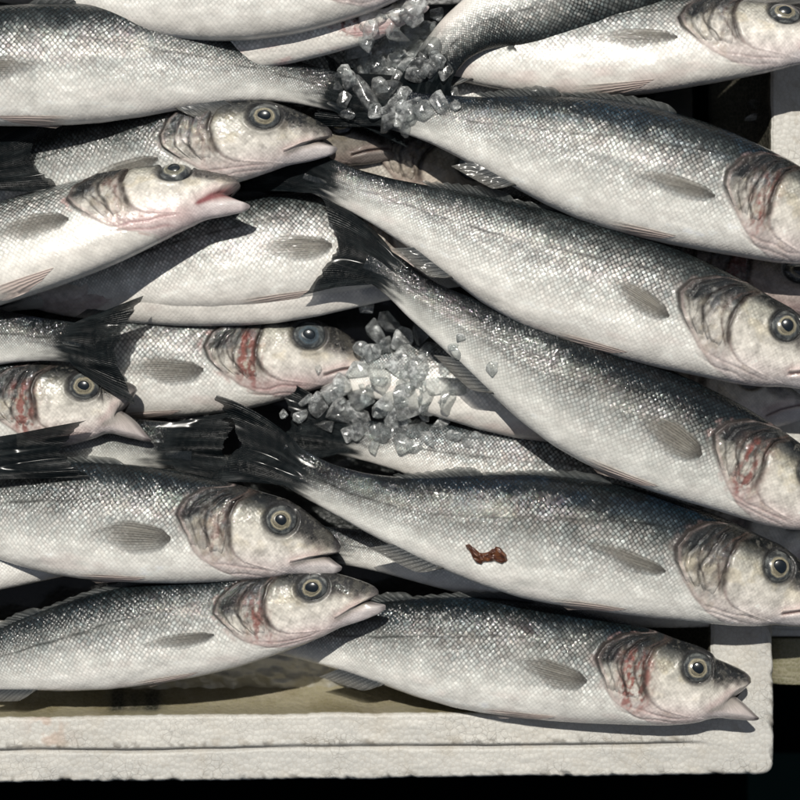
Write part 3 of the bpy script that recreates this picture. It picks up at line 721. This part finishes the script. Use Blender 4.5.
# ------------------------------------------------------------------ every fish, from the snout backwards (x, y, height)
FISH = [
 dict(label='lowest bass, red-gilled, mouth gaping over the foam corner at lower right', seed=1,
      pts=[(757, 695, 90), (695, 685, 88), (600, 669, 80), (500, 655, 72), (400, 645, 60), (300, 636, 40), (200, 628, 25)],
      ls=1.0, hs=1.0, gape=.55, blood=1.5, dark=.02, blue=.5, pinkhead=.7),
 dict(label='bass at lower left directly above the bare foam wall, pinkish lips slightly parted', seed=2,
      pts=[(380, 595, 104), (313, 603, 100), (220, 622, 88), (120, 637, 76), (0, 662, 62), (-120, 690, 50)],
      ls=.97, hs=.86, gape=.09, blood=.7, blue=.2, dark=-.03, pinkhead=.9),
 dict(label='bass on the left with closed mouth, its head overlapping the pink-lipped one below', seed=3,
      pts=[(341, 554, 104), (273, 537, 102), (200, 529, 96), (100, 520, 86), (0, 514, 72), (-120, 512, 60)],
      ls=.97, hs=1.0, gape=.10, blood=.3, dark=-.04, blue=.3),
 dict(label='pale belly of a bass wedged at the left edge under the closed-mouth one', seed=4,
      pts=[(-380, 540, 30), (-200, 548, 40), (0, 555, 55), (70, 553, 50), (150, 548, 35)],
      ls=1.0, hs=.98, fine=False, fins=False, dark=-.25, pink=.2),
 dict(label='big bass across the lower middle carrying a brown scrap on its flank', seed=5,
      pts=[(830, 606, 94), (768, 585, 98), (690, 564, 104), (600, 545, 108), (500, 531, 108), (430, 520, 104), (370, 503, 100), (320, 482, 98), (270, 456, 96), (225, 442, 92), (180, 440, 88)],
      ls=1.04, hs=1.08, dark=.10, blue=.8, pink=.2, blood=.1, pinkhead=.25, pec=.02, spread=.85, taillen=1.05),
 dict(label='slanting bass at right whose head leaves the frame, between eyed fish and scrap-marked fish', seed=6,
      pts=[(866, 512, 136), (800, 490, 134), (722, 455, 128), (625, 415, 120), (526, 365, 112), (430, 306, 104), (385, 270, 98), (345, 252, 94), (300, 243, 92)],
      ls=1.0, hs=1.0, dark=.20, blue=.1, pink=.2, blood=.9, pinkhead=.7, pec=.16, spread=1.15, taillen=.95),
 dict(label='largest slanting bass through the centre, round eye at the right edge', seed=7,
      pts=[(840, 370, 138), (782, 349, 136), (702, 320, 132), (620, 293, 124), (522, 261, 114), (430, 222, 104), (340, 184, 92), (290, 162, 80), (250, 150, 70)],
      ls=1.02, hs=1.04, dark=-.12, blue=.0, pink=.5, blood=.1, pinkhead=.3, pec=.28, spread=.8),
 dict(label='bass at upper right with bluish back, red gill slit, head cut by the right edge', seed=8,
      pts=[(868, 250, 144), (800, 219, 142), (700, 186, 136), (600, 160, 128), (500, 137, 118), (430, 118, 106), (380, 106, 96)],
      ls=.93, hs=1.07, dark=.0, blue=1.0, pink=.2, blood=.7, pinkhead=.5, tail=True, spread=.6),
 dict(label='white-bellied bass along the top right, eye just inside the frame', seed=9,
      pts=[(846, 46, 116), (785, 36, 114), (700, 40, 108), (600, 48, 98), (530, 49, 88), (460, 50, 74), (380, 52, 60)],
      ls=.98, hs=.88, roll=16, dark=-.22, blue=.0, pink=.7, blood=.1, pinkhead=.4),
 dict(label='bass leaving through the top edge, dark back curving down into the ice', seed=10,
      pts=[(800, -170, 90), (700, -95, 94), (610, -35, 98), (540, 1, 102), (490, 17, 104), (455, 40, 104), (430, 75, 100), (420, 110, 96)],
      ls=.83, hs=1.12, dors=-1, fine=False, dark=-.12, blue=.1, spread=.5),
 dict(label='large bass across the top left whose tail ends under the upper ice', seed=11,
      pts=[(-200, 75, 110), (-100, 66, 112), (0, 65, 114), (100, 63, 112), (200, 69, 106), (270, 77, 100), (340, 93, 96), (390, 106, 92)],
      ls=1.0, hs=1.02, fine=True, dark=-.02, blue=.1, pink=.2, spread=.6, pec=.05),
 dict(label='upper left bass with head poking out below the large one, mouth shut, grey cheek', seed=12,
      pts=[(333, 137, 100), (258, 137, 98), (180, 150, 84), (100, 166, 66), (0, 185, 50), (-100, 200, 40)],
      ls=1.0, hs=.90, dark=.05, blue=.2, blood=.2, pinkhead=.6, gape=.06),
 dict(label='tail of a bass fanning dark at left, between the upper left heads', seed=13,
      pts=[(-520, 190, 70), (-300, 185, 80), (-100, 176, 90), (0, 166, 92), (60, 152, 92)],
      ls=.96, hs=1.0, fine=False, fins=False, dark=.2, spread=.75),
 dict(label='bass at left turned belly-up with pink open lips and small eye', seed=14,
      pts=[(245, 192, 110), (172, 198, 108), (100, 221, 102), (0, 252, 92), (-100, 285, 80)],
      ls=1.0, hs=.98, roll=30, gape=.34, inner=(.24, .075, .08), dark=-.22, blue=0, blood=.25, pink=.6, pinkhead=1.5, pec=.0, eye=(.25, .24, .18)),
 dict(label='bass lying under the belly-up one, half covered by the black fins in the centre', seed=15,
      pts=[(500, 232, 56), (420, 236, 58), (330, 243, 60), (200, 258, 58), (100, 278, 48), (0, 295, 36)],
      ls=1.0, hs=.97, roll=8, dark=-.14, blue=0, pink=.2, pec=-.1),
 dict(label='thin white sliver of bass belly above the orange-gilled head', seed=16,
      pts=[(-10, 284, 30), (100, 283, 40), (230, 281, 52), (375, 276, 56), (500, 268, 46)],
      ls=1.0, hs=.78, roll=10, fine=False, dark=-.4, pink=.3, fins=False),
 dict(label='bass in the left middle with orange gills, snout buried in the lower ice', seed=17,
      pts=[(372, 362, 34), (303, 354, 34), (240, 360, 32), (140, 362, 28), (0, 370, 22)],
      ls=1.0, hs=.98, dark=-.14, blue=0, blood=1.2, pinkhead=1.4, eye=(.05, .075, .095), eyecloud=.04, pec=.05),
 dict(label='bass from the left edge ending in a wide black tail beside the orange-gilled head', seed=18,
      pts=[(-440, 330, 60), (-200, 335, 70), (0, 338, 84), (60, 341, 90), (112, 348, 96), (160, 352, 98)],
      ls=1.0, hs=1.05, fine=False, fins=False, dark=.05, blue=.7, spread=1.2, taillen=.84),
 dict(label='bass head at the left edge with wide gaping white jaw under a black tail', seed=19,
      pts=[(150, 410, 76), (85, 404, 76), (0, 408, 66), (-100, 412, 54)],
      ls=.97, hs=.93, gape=.95, dark=-.02, blood=1.0, pinkhead=.8),
 dict(label='black tail of a bass folded over the left edge, below the gaping white jaw', seed=20,
      pts=[(-500, 480, 80), (-300, 476, 90), (-100, 466, 104), (0, 458, 108), (60, 452, 108)],
      ls=.96, hs=1.12, fine=False, fins=False, dark=.3, spread=.25, taillen=1.1),
 dict(label='grey flank of a bass between the gaping jaw and the forked tail in the centre', seed=21,
      pts=[(-320, 420, 20), (-100, 430, 30), (80, 442, 50), (190, 446, 58), (250, 448, 56)],
      ls=.98, hs=1.25, fine=False, fins=False, dark=.08, blood=0, taillen=.95, spread=.45),
 dict(label='white belly of a bass under the lower ice patch in the centre', seed=22,
      pts=[(806, 402, 50), (700, 396, 54), (565, 388, 58), (440, 380, 56), (340, 372, 36), (265, 368, 16)],
      ls=.98, hs=.96, roll=14, fine=False, dark=-.45, pink=.8, fins=False),
 dict(label='scaly bass flank between the lower ice and the scrap-marked fish', seed=23,
      pts=[(845, 545, 30), (720, 520, 36), (600, 490, 44), (450, 458, 52), (350, 437, 52), (290, 424, 46)],
      ls=1.0, hs=1.05, fine=False, dark=-.3, pink=0, fins=False),
 dict(label='narrow strip of bass flank beneath the belly of the scrap-marked fish', seed=24,
      pts=[(838, 590, 36), (700, 578, 44), (520, 561, 56), (430, 556, 60), (340, 546, 58), (290, 540, 50)],
      ls=1.0, hs=.95, fine=False, dark=-.25, pink=0, fins=False),
 dict(label='small dark brown bass head peeking out right of the grey-cheeked head', seed=25,
      pts=[(393, 146, 62), (342, 140, 60), (270, 128, 50), (150, 110, 30)],
      ls=.84, hs=.74, dark=.35, tone=(.36, .34, .32), blood=.5, pinkhead=.8, eye=(.4, .33, .18), fins=False),
 dict(label='half-hidden bass head in the upper centre with a cloudy blue eye', seed=26,
      pts=[(520, 208, 34), (455, 180, 36), (380, 158, 34), (250, 130, 20)],
      ls=.95, hs=.85, dark=-.2, blood=.2, tone=(.7, .66, .62), eye=(.2, .3, .38), eyecloud=.55, fins=False),
 dict(label='scaly strip of bass showing between white-bellied and bluish-backed fish at top right', seed=27,
      pts=[(90, 80, 10), (250, 78, 26), (400, 84, 50), (520, 92, 62), (640, 99, 56)],
      ls=1.0, hs=.95, fine=False, dark=-.3, fins=False, pink=0),
 dict(label='bluish white bass belly cut off by the top edge at far left', seed=28,
      pts=[(330, -46, 60), (200, -48, 66), (100, -46, 70), (-60, -50, 60), (-200, -50, 50)],
      ls=1.0, hs=.98, fine=False, dark=-.3, blue=0, fins=False),
 dict(label='grey-white bass crossing the top edge left of the upper ice', seed=29,
      pts=[(452, -52, 130), (380, -36, 128), (280, -20, 124), (165, -20, 112), (60, -28, 96), (-60, -40, 80)],
      ls=1.0, hs=1.0, roll=8, dark=-.1, blue=0, pink=.1, fins=False),
 dict(label='small bass with a bloody pink belly beside the upper ice', seed=30,
      pts=[(425, 2, 112), (370, 18, 112), (310, 30, 108), (240, 42, 100), (160, 45, 84)],
      ls=.62, hs=.50, roll=10, dark=-.5, blood=2.0, pink=2.2, pinkhead=1.8, fins=False),
 dict(label='pale bass edge at the top of the frame above the white-bellied one', seed=31,
      pts=[(900, -40, 76), (760, -42, 80), (640, -46, 80), (520, -52, 70), (400, -60, 60)],
      ls=1.0, hs=.95, fine=False, dark=-.1, fins=False),
 dict(label='dim bass head at the right edge wedged between the bluish and the largest fish', seed=32,
      pts=[(856, 300, 80), (790, 286, 80), (700, 262, 70), (600, 236, 50), (400, 190, 20)],
      ls=1.0, hs=.75, dark=.0, blood=1.2, tone=(.55, .5, .5), pinkhead=1.0, fins=False),
]
BUILT = {}
for F in FISH:
    BUILT[F['seed']] = build_fish(F)

# ------------------------------------------------------------------ where things can rest
bvhs = []
for root, me, org in FISH_BVH:
    vs = np.empty(len(me.vertices) * 3, np.float32); me.vertices.foreach_get('co', vs)
    vs = vs.reshape(-1, 3) + (org * S)[None, :]
    step = 1
    polys = np.empty(len(me.loops), np.int32); me.loops.foreach_get('vertex_index', polys)
    bvhs.append(BVHTree.FromPolygons(vs.tolist(), polys.reshape(-1, 4).tolist()))
def top_z(px, py, default=-40):
    cam = W(400, 400, ZC) * S
    tgt = W(px, py, 0) * S
    d = Vector(tgt - cam).normalized(); best = None
    for b in bvhs:
        h = b.ray_cast(Vector(cam), d)
        if h[0] is not None and (best is None or h[3] < best[3]): best = h
    if best is None: return default
    return best[0].z / S

# ------------------------------------------------------------------ ice
def ice_mesh(r, sq, seed):
    """angular lump: convex hull of scattered points with worn edges"""
    import bmesh
    rg = np.random.default_rng(seed)
    n = rg.integers(12, 20)
    v = rg.normal(size=(n, 3)); v /= np.linalg.norm(v, axis=1)[:, None]
    v *= rg.uniform(.72, 1.12, n)[:, None] * np.array([r, r * sq[0], r * sq[1]]) * S
    bm = bmesh.new()
    for p in v: bm.verts.new(p)
    res = bmesh.ops.convex_hull(bm, input=bm.verts)
    bmesh.ops.delete(bm, geom=[g for g in res['geom_interior'] if isinstance(g, bmesh.types.BMVert)], context='VERTS')
    bmesh.ops.dissolve_limit(bm, angle_limit=.30, verts=bm.verts, edges=bm.edges)
    bmesh.ops.bevel(bm, geom=list(bm.edges), offset=r * S * .28, segments=3, profile=.5, affect='EDGES', clamp_overlap=True)
    me = bpy.data.meshes.new('ice_chunk'); bm.to_mesh(me); bm.free()
    for p in me.polygons: p.use_smooth = True
    return me
def ice(px, py, z, r, seed, label, group, mat, sq=None):
    rg = np.random.default_rng(seed)
    me = ice_mesh(r, sq or (rg.uniform(.55, .95), rg.uniform(.4, .7)), seed); me.materials.append(mat)
    o = link('ice_chunk', me, None, W(px, py, z) * S)
    o.rotation_euler = (rg.uniform(-.5, .5), rg.uniform(-.5, .5), rg.uniform(0, 6.28))
    tag(o, label, 'ice', group)
UP_ICE = [(412, 4, 15), (396, 30, 14), (418, 52, 15), (368, 40, 12), (362, 96, 16), (390, 92, 18), (428, 108, 12), (357, 52, 15), (350, 78, 15), (372, 66, 17), (372, 92, 19), (358, 92, 14), (395, 60, 15), (411, 66, 15), (404, 36, 20), (410, 12, 14), (398, 16, 12), (388, 44, 11),
          (402, 84, 18), (420, 92, 17), (415, 108, 15), (392, 104, 16), (380, 112, 12), (432, 84, 13), (428, 46, 13), (440, 58, 12), (427, 70, 10), (437, 102, 14),
          (345, 100, 9), (362, 112, 10), (446, 72, 10), (422, 28, 10), (384, 78, 12), (412, 118, 9), (452, 92, 9), (400, 120, 9), (340, 68, 9), (436, 14, 8)]
LOW_ICE = [(374, 334, 16), (390, 322, 14), (402, 338, 13), (420, 334, 13), (432, 350, 15), (372, 352, 12), (356, 372, 17), (376, 378, 19), (398, 366, 18), (420, 372, 19), (344, 384, 13), (330, 392, 15),
           (362, 396, 18), (388, 398, 17), (410, 400, 18), (438, 384, 15), (446, 402, 14), (318, 404, 13), (338, 412, 17), (360, 418, 16), (396, 424, 17), (384, 432, 13), (416, 428, 17), (438, 424, 12),
           (300, 416, 9), (282, 414, 6), (324, 424, 12), (348, 432, 10), (430, 442, 12), (452, 436, 10), (402, 446, 12), (468, 442, 9), (446, 366, 12), (458, 388, 10), (456, 352, 8), (406, 352, 12), (388, 345, 10), (306, 400, 8), (478, 436, 6), (376, 446, 9), (424, 412, 9)]
for k in range(130):                                   # small crumbs between the larger pieces
    if k % 2: UP_ICE.append((392 + RNG.normal() * 24, 70 + RNG.normal() * 28, RNG.uniform(3, 13)))
    else: LOW_ICE.append((388 + RNG.normal() * 36, 392 + RNG.normal() * 30, RNG.uniform(3, 11)))
for i, (x, y, r) in enumerate(LOW_ICE):
    z = top_z(x, y)
    ice(x + RNG.uniform(-2, 2), y, max(z, 52) + r * .02, r * 1.25, 300 + i, 'cloudy crushed ice piece in the patch below the centre', 'crushed ice below the centre', M_ICE)
for i, (x, y, r) in enumerate(UP_ICE):
    z = top_z(x, y)
    z = max(z, 84)
    ice(x + RNG.uniform(-2, 2), y, z + r * .02, r * 1.25, 100 + i, 'clear grey crushed ice piece in the patch at the top centre', 'crushed ice at the top centre', M_ICE)
def slush():
    nx, ny = 300, 60
    gx, gy = np.meshgrid(np.linspace(-100, 470, nx), np.linspace(628, 706, ny), indexing='ij')
    cell = fbm(gx / 15, gy / 12, 3, 3)
    lump = 1 - np.abs(2 * fbm(gx / 24, gy / 17, 8, 2) - 1)
    z = 27 - (gy - 640) * .42 + (cell - .5) * 9 + lump * 4
    P = np.stack([gx, -gy, z], -1)
    c = mixc(np.zeros((nx, ny, 3)) + np.array((.50, .49, .45)), (.33, .305, .23), sstep(668, 694, gy + (cell - .5) * 30))
    c = mixc(c, (.46, .46, .44), sstep(.50, .75, cell) * .6)
    org = np.array([185., -668., -20.])
    o = link('slush', grid_mesh('slush', P - org, c, None, None, flip=False, mat=M_WET), None, org * S)
    tag(o, 'grey half-melted ice slush in the bottom channel of the box', 'slush', kind='stuff')
slush()
for i, (x, y, r) in enumerate([(758, 105, 12), (764, 122, 10), (752, 118, 9), (768, 92, 9)]):
    ice(x, y, 20, r, 700 + i, 'single ice piece in the dark gap beside the right foam edge', 'ice pieces in the gap at upper right', M_ICE)

# ------------------------------------------------------------------ brown scrap on the big fish
def scrap():
    fs = BUILT[5]
    n, m = 60, 30
    a = np.linspace(0, 1, n)[:, None] * np.ones((1, m)); b = np.ones((n, 1)) * np.linspace(-1, 1, m)[None, :]
    # spine of the scrap in frame coordinates
    cx = 465 + 43 * a; cy = 545 + 6 * np.sin(a * 5.2) + 18 * a
    wd = 2.2 + 6.5 * np.exp(-((a - .22) / .17) ** 2) + 6.0 * np.exp(-((a - .80) / .17) ** 2) + 1.5 * vnoise(a * 6, b * 0, 5)
    wd = wd * np.sqrt(np.clip(1 - np.abs(2 * a - 1) ** 9, 0.02, 1))
    px = cx + b * wd * .35 + (vnoise(a * 12, b * 2, 31) - .5) * 2; py = cy + b * wd + (vnoise(a * 12, b * 2, 33) - .5) * 2.4
    P = np.zeros((n, m, 3))
    for i in range(n):
        zc = top_z(cx[i, 0], cy[i, 0])
        for j in range(m):
            zz = zc + (-1.0 + 5.0 * math.sqrt(max(0, 1 - b[i, j] ** 2)) * (.4 + .9 * vnoise(np.array(a[i, j] * 14), np.array(b[i, j] * 2), 8)) * min(1, 8 * a[i, j], 8 * (1 - a[i, j])))
            P[i, j] = W(px[i, j], py[i, j], zz)
    c = mixc(np.zeros((n, m, 3)) + np.array((.06, .018, .008)), (.15, .055, .02), sstep(.45, .7, fbm(a * 12, b * 3, 77)))
    org = P[n // 2, m // 2].copy(); org[2] -= 4
    o = link('gut_scrap', grid_mesh('gut_scrap', P - org, c, mat=M_WET), None, org * S)
    bpy.context.view_layer.update()
    me = o.data
    tag(o, 'shiny brown-red scrap of gut stuck on the flank of the big lower fish', 'scrap')
scrap()

# ------------------------------------------------------------------ foam box
RIM = 62.0
def foam_box():
    # outer and inner outlines: along the bottom, round the corner, up the right side
    def outline(xl, yl, xc, yc, xt, r, n1, nc, n2):
        A = np.array([xl, yl]); Bc = np.array([xc, yc]); Tt = np.array([xt, -80])
        d1 = (Bc - A) / np.linalg.norm(Bc - A); d2 = (Tt - Bc) / np.linalg.norm(Tt - Bc)
        p1 = Bc - d1 * r; p2 = Bc + d2 * r
        L1 = [A + (p1 - A) * t for t in np.linspace(0, 1, n1)]
        Cc = []
        for t in np.linspace(0, 1, nc)[1:-1]:
            Cc.append((1 - t) ** 2 * p1 + 2 * t * (1 - t) * Bc + t * t * p2)
        L2 = [p2 + (Tt - p2) * t for t in np.linspace(0, 1, n2)]
        return np.array(L1 + Cc + L2)
    n1, nc, n2 = 420, 26, 330
    O = outline(-120, 785.5, 776, 776, 764, 16, n1, nc, n2)
    I = outline(-120, 718.5, 712, 709, 706, 10, n1, nc, n2)
    for A_ in (O, I): A_[:, 0] += 64 * sstep(590, 400, A_[:, 1])          # the right side bows outwards
    n = len(O)
    arc = np.r_[0, np.cumsum(np.linalg.norm(np.diff(O, axis=0), axis=1))]
    # profile: s across the rim (0 outer .. 1 inner), height, with walls down both sides
    prof = [(-.0, -170, 0), (-.0, -80, 0), (.0, -10, 0), (.0, 40, 0), (.004, 48, 0)]
    for s_ in np.linspace(.01, .99, 54): prof.append((s_, None, 1))
    prof += [(1.0, 56, 2), (1.01, 48, 2), (1.03, 36, 2), (1.08, 24, 2), (1.2, 10, 2), (1.34, -6, 2), (1.48, -22, 2), (1.62, -38, 2), (1.7, -60, 2)]
    m = len(prof)
    P = np.zeros((n, m, 3)); col = np.zeros((n, m, 3)); wear = np.zeros((n, m))
    corner = np.exp(-((arc - arc[n1]) / 30) ** 2)
    onright = sstep(arc[n1] - 60, arc[n1] - 20, arc)
    for j, (s_, h, kind) in enumerate(prof):
        sh = np.full(n, float(s_))
        if kind == 1:
            groove = np.exp(-((s_ - .485 - .06 * (fbm(arc / 90, arc * 0, 4) - .5) - .01 * np.sin(arc / 60)) / .032) ** 2) * (1 - onright)
            hh = 58 + 4 * sstep(.47, .53, s_) * (1 - onright) - 4.0 * groove
            e0 = max(0, 1 - s_ / .06); e1 = max(0, 1 - (1 - s_) / .05)
            hh = hh - 7 * e0 ** 2 - 4 * e1 ** 2
            hh = hh + (fbm(arc / 22, np.full(n, s_ * 5), 3) - .5) * 2.2
            chip = sstep(.62, .85, fbm(arc / 13, np.full(n, s_ * 3.0), 44)) * sstep(.12, .02, s_)
            hh = hh - 5 * chip
        else: hh = np.full(n, float(h))
        wav = (fbm(arc / 60, np.full(n, 1.0), 12) - .5) * 2.5 + (vnoise(arc / 6, np.full(n, 2.0), 13) - .5) * 1.2
        base = O + (I - O) * sh[:, None]
        nrm = (O - I) / np.linalg.norm(O - I, axis=1)[:, None]
        edge = abs(s_ - .5) * 2
        base = base + nrm * (wav * (1 if s_ < .5 else -1) * min(1, edge) ** 2)[:, None]
        for i in range(n):
            P[i, j] = W(base[i, 0], base[i, 1], 60.0)
        P[:, j, 2] = hh
        c = np.zeros((n, 3)) + np.array((.57, .558, .515))
        tone = fbm(arc / 70, np.full(n, s_ * 3), 61)
        c = mixc(c, (.49, .485, .455), sstep(.4, .6, tone) * .5 + (.35 if s_ < .48 else 0))
        if kind == 1:
            groove = np.exp(-((s_ - .485 - .06 * (fbm(arc / 90, arc * 0, 4) - .5) - .01 * np.sin(arc / 60)) / .026) ** 2) * (1 - onright)
            c = mixc(c, (.30, .29, .27), np.clip(groove * 1.0, 0, .8))  # soft grey shadow of the groove painted into the rim colour
            # old blood stain
            st = sstep(.46, .60, fbm(arc / 11, np.full(n, s_ * 6 + 2), 88)) * np.exp(-((arc - 180) / 20) ** 2) * sstep(.5, .62, s_)
            c = mixc(c, (.42, .22, .13), st * .4)
            st2 = sstep(.60, .68, fbm(arc / 9, np.full(n, s_ * 7), 93)) * np.exp(-((s_ - .58) / .10) ** 2)
            c = mixc(c, (.30, .26, .20), st2 * .4)
            dirt = sstep(.56, .66, fbm(arc / 7, np.full(n, s_ * 9), 97)) * (np.exp(-(s_ / .10) ** 2) + .7 * np.exp(-((s_ - .56) / .05) ** 2) * (1 - onright))
            c = mixc(c, (.11, .10, .085), dirt * .9)
            wear[:, j] = .25 + .6 * np.exp(-(s_ / .18) ** 2) + .4 * np.exp(-((s_ - .58) / .12) ** 2) + .5 * onright * sstep(.5, .7, tone)
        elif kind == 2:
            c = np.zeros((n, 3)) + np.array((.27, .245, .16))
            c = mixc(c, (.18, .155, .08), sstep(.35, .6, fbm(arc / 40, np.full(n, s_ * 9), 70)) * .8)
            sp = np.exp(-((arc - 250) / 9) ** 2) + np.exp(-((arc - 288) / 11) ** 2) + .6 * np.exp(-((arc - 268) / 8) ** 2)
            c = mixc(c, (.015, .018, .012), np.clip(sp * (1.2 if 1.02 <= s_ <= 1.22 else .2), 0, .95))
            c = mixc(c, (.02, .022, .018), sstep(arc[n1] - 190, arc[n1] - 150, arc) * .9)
        else:
            c = np.zeros((n, 3)) + np.array((.5, .5, .46))
        col[:, j] = c
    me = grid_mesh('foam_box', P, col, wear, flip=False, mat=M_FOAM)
    org = W(400, 745, -170)
    root = bpy.data.objects.new('foam_box', None); COL.objects.link(root); root.location = org * S
    tag(root, 'white expanded foam fish box, worn rim with a groove and rounded corner', 'box')
    me.transform(__import__('mathutils').Matrix.Translation(Vector(-org * S)))
    link('rim', me, root)
    # floor of the box
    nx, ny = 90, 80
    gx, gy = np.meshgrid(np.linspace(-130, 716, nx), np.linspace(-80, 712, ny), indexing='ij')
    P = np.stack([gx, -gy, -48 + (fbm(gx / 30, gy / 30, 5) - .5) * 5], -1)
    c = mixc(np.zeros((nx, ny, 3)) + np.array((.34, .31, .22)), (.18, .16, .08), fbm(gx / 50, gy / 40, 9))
    c = mixc(c, (.008, .010, .009), np.maximum(sstep(668, 640, gy), sstep(480, 540, gx)))  # shadow of the gaps painted in: near-black floor outside the bottom channel
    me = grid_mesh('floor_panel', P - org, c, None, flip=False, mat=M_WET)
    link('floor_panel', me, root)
foam_box()

def slab(name, x0, x1, y0, y1, z0, z1, colr, label, cat, seed, mat=None):
    """worn rectangular foam edge with softened corners"""
    n, m = 90, 60
    a = np.linspace(0, 1, n)[:, None] * np.ones((1, m)); th = np.ones((n, 1)) * np.linspace(0, 2 * math.pi, m, endpoint=False)[None, :]
    cx, cz = (x0 + x1) / 2, (z0 + z1) / 2
    ct, st = np.cos(th), np.sin(th)
    p = 9.0
    r = (np.abs(ct) ** p + np.abs(st) ** p) ** (-1 / p)
    endc = np.clip(1 - (np.abs(a - .5) * 2) ** 40, .0, 1) ** .5
    X = cx + (x1 - x0) / 2 * r * ct * (.9 + .1 * endc) * np.where(endc > 0, 1, 0.001); Z = cz + (z1 - z0) / 2 * r * st * np.where(endc > 0, 1, 0.001)
    Yp = y0 + (y1 - y0) * a
    X = X + (fbm(a * 30, th * 0 + st, seed) - .5) * 2
    P = np.stack([X, -Yp, Z], -1)
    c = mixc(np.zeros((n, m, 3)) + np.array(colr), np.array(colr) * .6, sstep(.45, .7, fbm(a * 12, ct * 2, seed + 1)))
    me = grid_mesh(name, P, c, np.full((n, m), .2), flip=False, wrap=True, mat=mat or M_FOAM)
    org = Vector((cx * S, -((y0 + y1) / 2) * S, z0 * S))
    me.transform(__import__('mathutils').Matrix.Translation(-org))
    o = link(name, me, None, org)
    tag(o, label, cat)
    return o
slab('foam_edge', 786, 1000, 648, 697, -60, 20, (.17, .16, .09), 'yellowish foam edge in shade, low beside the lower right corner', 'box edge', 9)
slab('foam_edge', 779, 900, 617, 646, 0, 22, (.50, .50, .47), 'greyish white foam edge against the lower right corner of the box', 'box edge', 15)

# ------------------------------------------------------------------ ground
me = bpy.data.meshes.new('ground')
me.from_pydata([(-6, -6, 0), (6, -6, 0), (6, 6, 0), (-6, 6, 0)], [], [(0, 1, 2, 3)]); me.materials.append(M_DARK)
g = link('ground', me, None, (0, 0, -190 * S)); tag(g, kind='structure')

# ------------------------------------------------------------------ light
SUN_EL, SUN_AZ = math.radians(61), math.radians(-10)       # azimuth measured from +Y towards +X
dirv = Vector((math.sin(SUN_AZ) * math.cos(SUN_EL), math.cos(SUN_AZ) * math.cos(SUN_EL), math.sin(SUN_EL)))
sl = bpy.data.lights.new('sun', 'SUN'); sl.energy = 4.0; sl.angle = math.radians(.6); sl.color = (1.0, .96, .89)
so = bpy.data.objects.new('sun', sl); COL.objects.link(so)
so.rotation_euler = (-dirv).to_track_quat('-Z', 'Y').to_euler()
w = bpy.data.worlds.new('World'); scene.world = w; w.use_nodes = True
nt = w.node_tree; bg = nt.nodes['Background']
sky = nt.nodes.new('ShaderNodeTexSky'); sky.sky_type = 'NISHITA'; sky.sun_disc = False
sky.sun_elevation = SUN_EL; sky.sun_rotation = SUN_AZ
hsv = nt.nodes.new('ShaderNodeHueSaturation'); hsv.inputs['Saturation'].default_value = .5
nt.links.new(sky.outputs[0], hsv.inputs['Color']); nt.links.new(hsv.outputs[0], bg.inputs[0]); bg.inputs[1].default_value = .042

# ------------------------------------------------------------------ camera
cam = bpy.data.cameras.new('camera'); co = bpy.data.objects.new('camera', cam); COL.objects.link(co)
co.location = (400 * S, -400 * S, ZC * S)
cam.sensor_width = 36; cam.lens = 36 * (ZC - Z0) / 800.0
cam.clip_start = .05; cam.clip_end = 100
cam.dof.use_dof = True; cam.dof.focus_distance = (ZC - 118) * S; cam.dof.aperture_fstop = 4.0
scene.camera = co
scene.view_settings.view_transform = 'Standard'; scene.view_settings.look = 'None'
scene.view_settings.exposure = 0; scene.view_settings.gamma = 1
scene.render.engine = 'CYCLES'
scene.cycles.transparent_max_bounces = 24
scene.cycles.max_bounces = 10
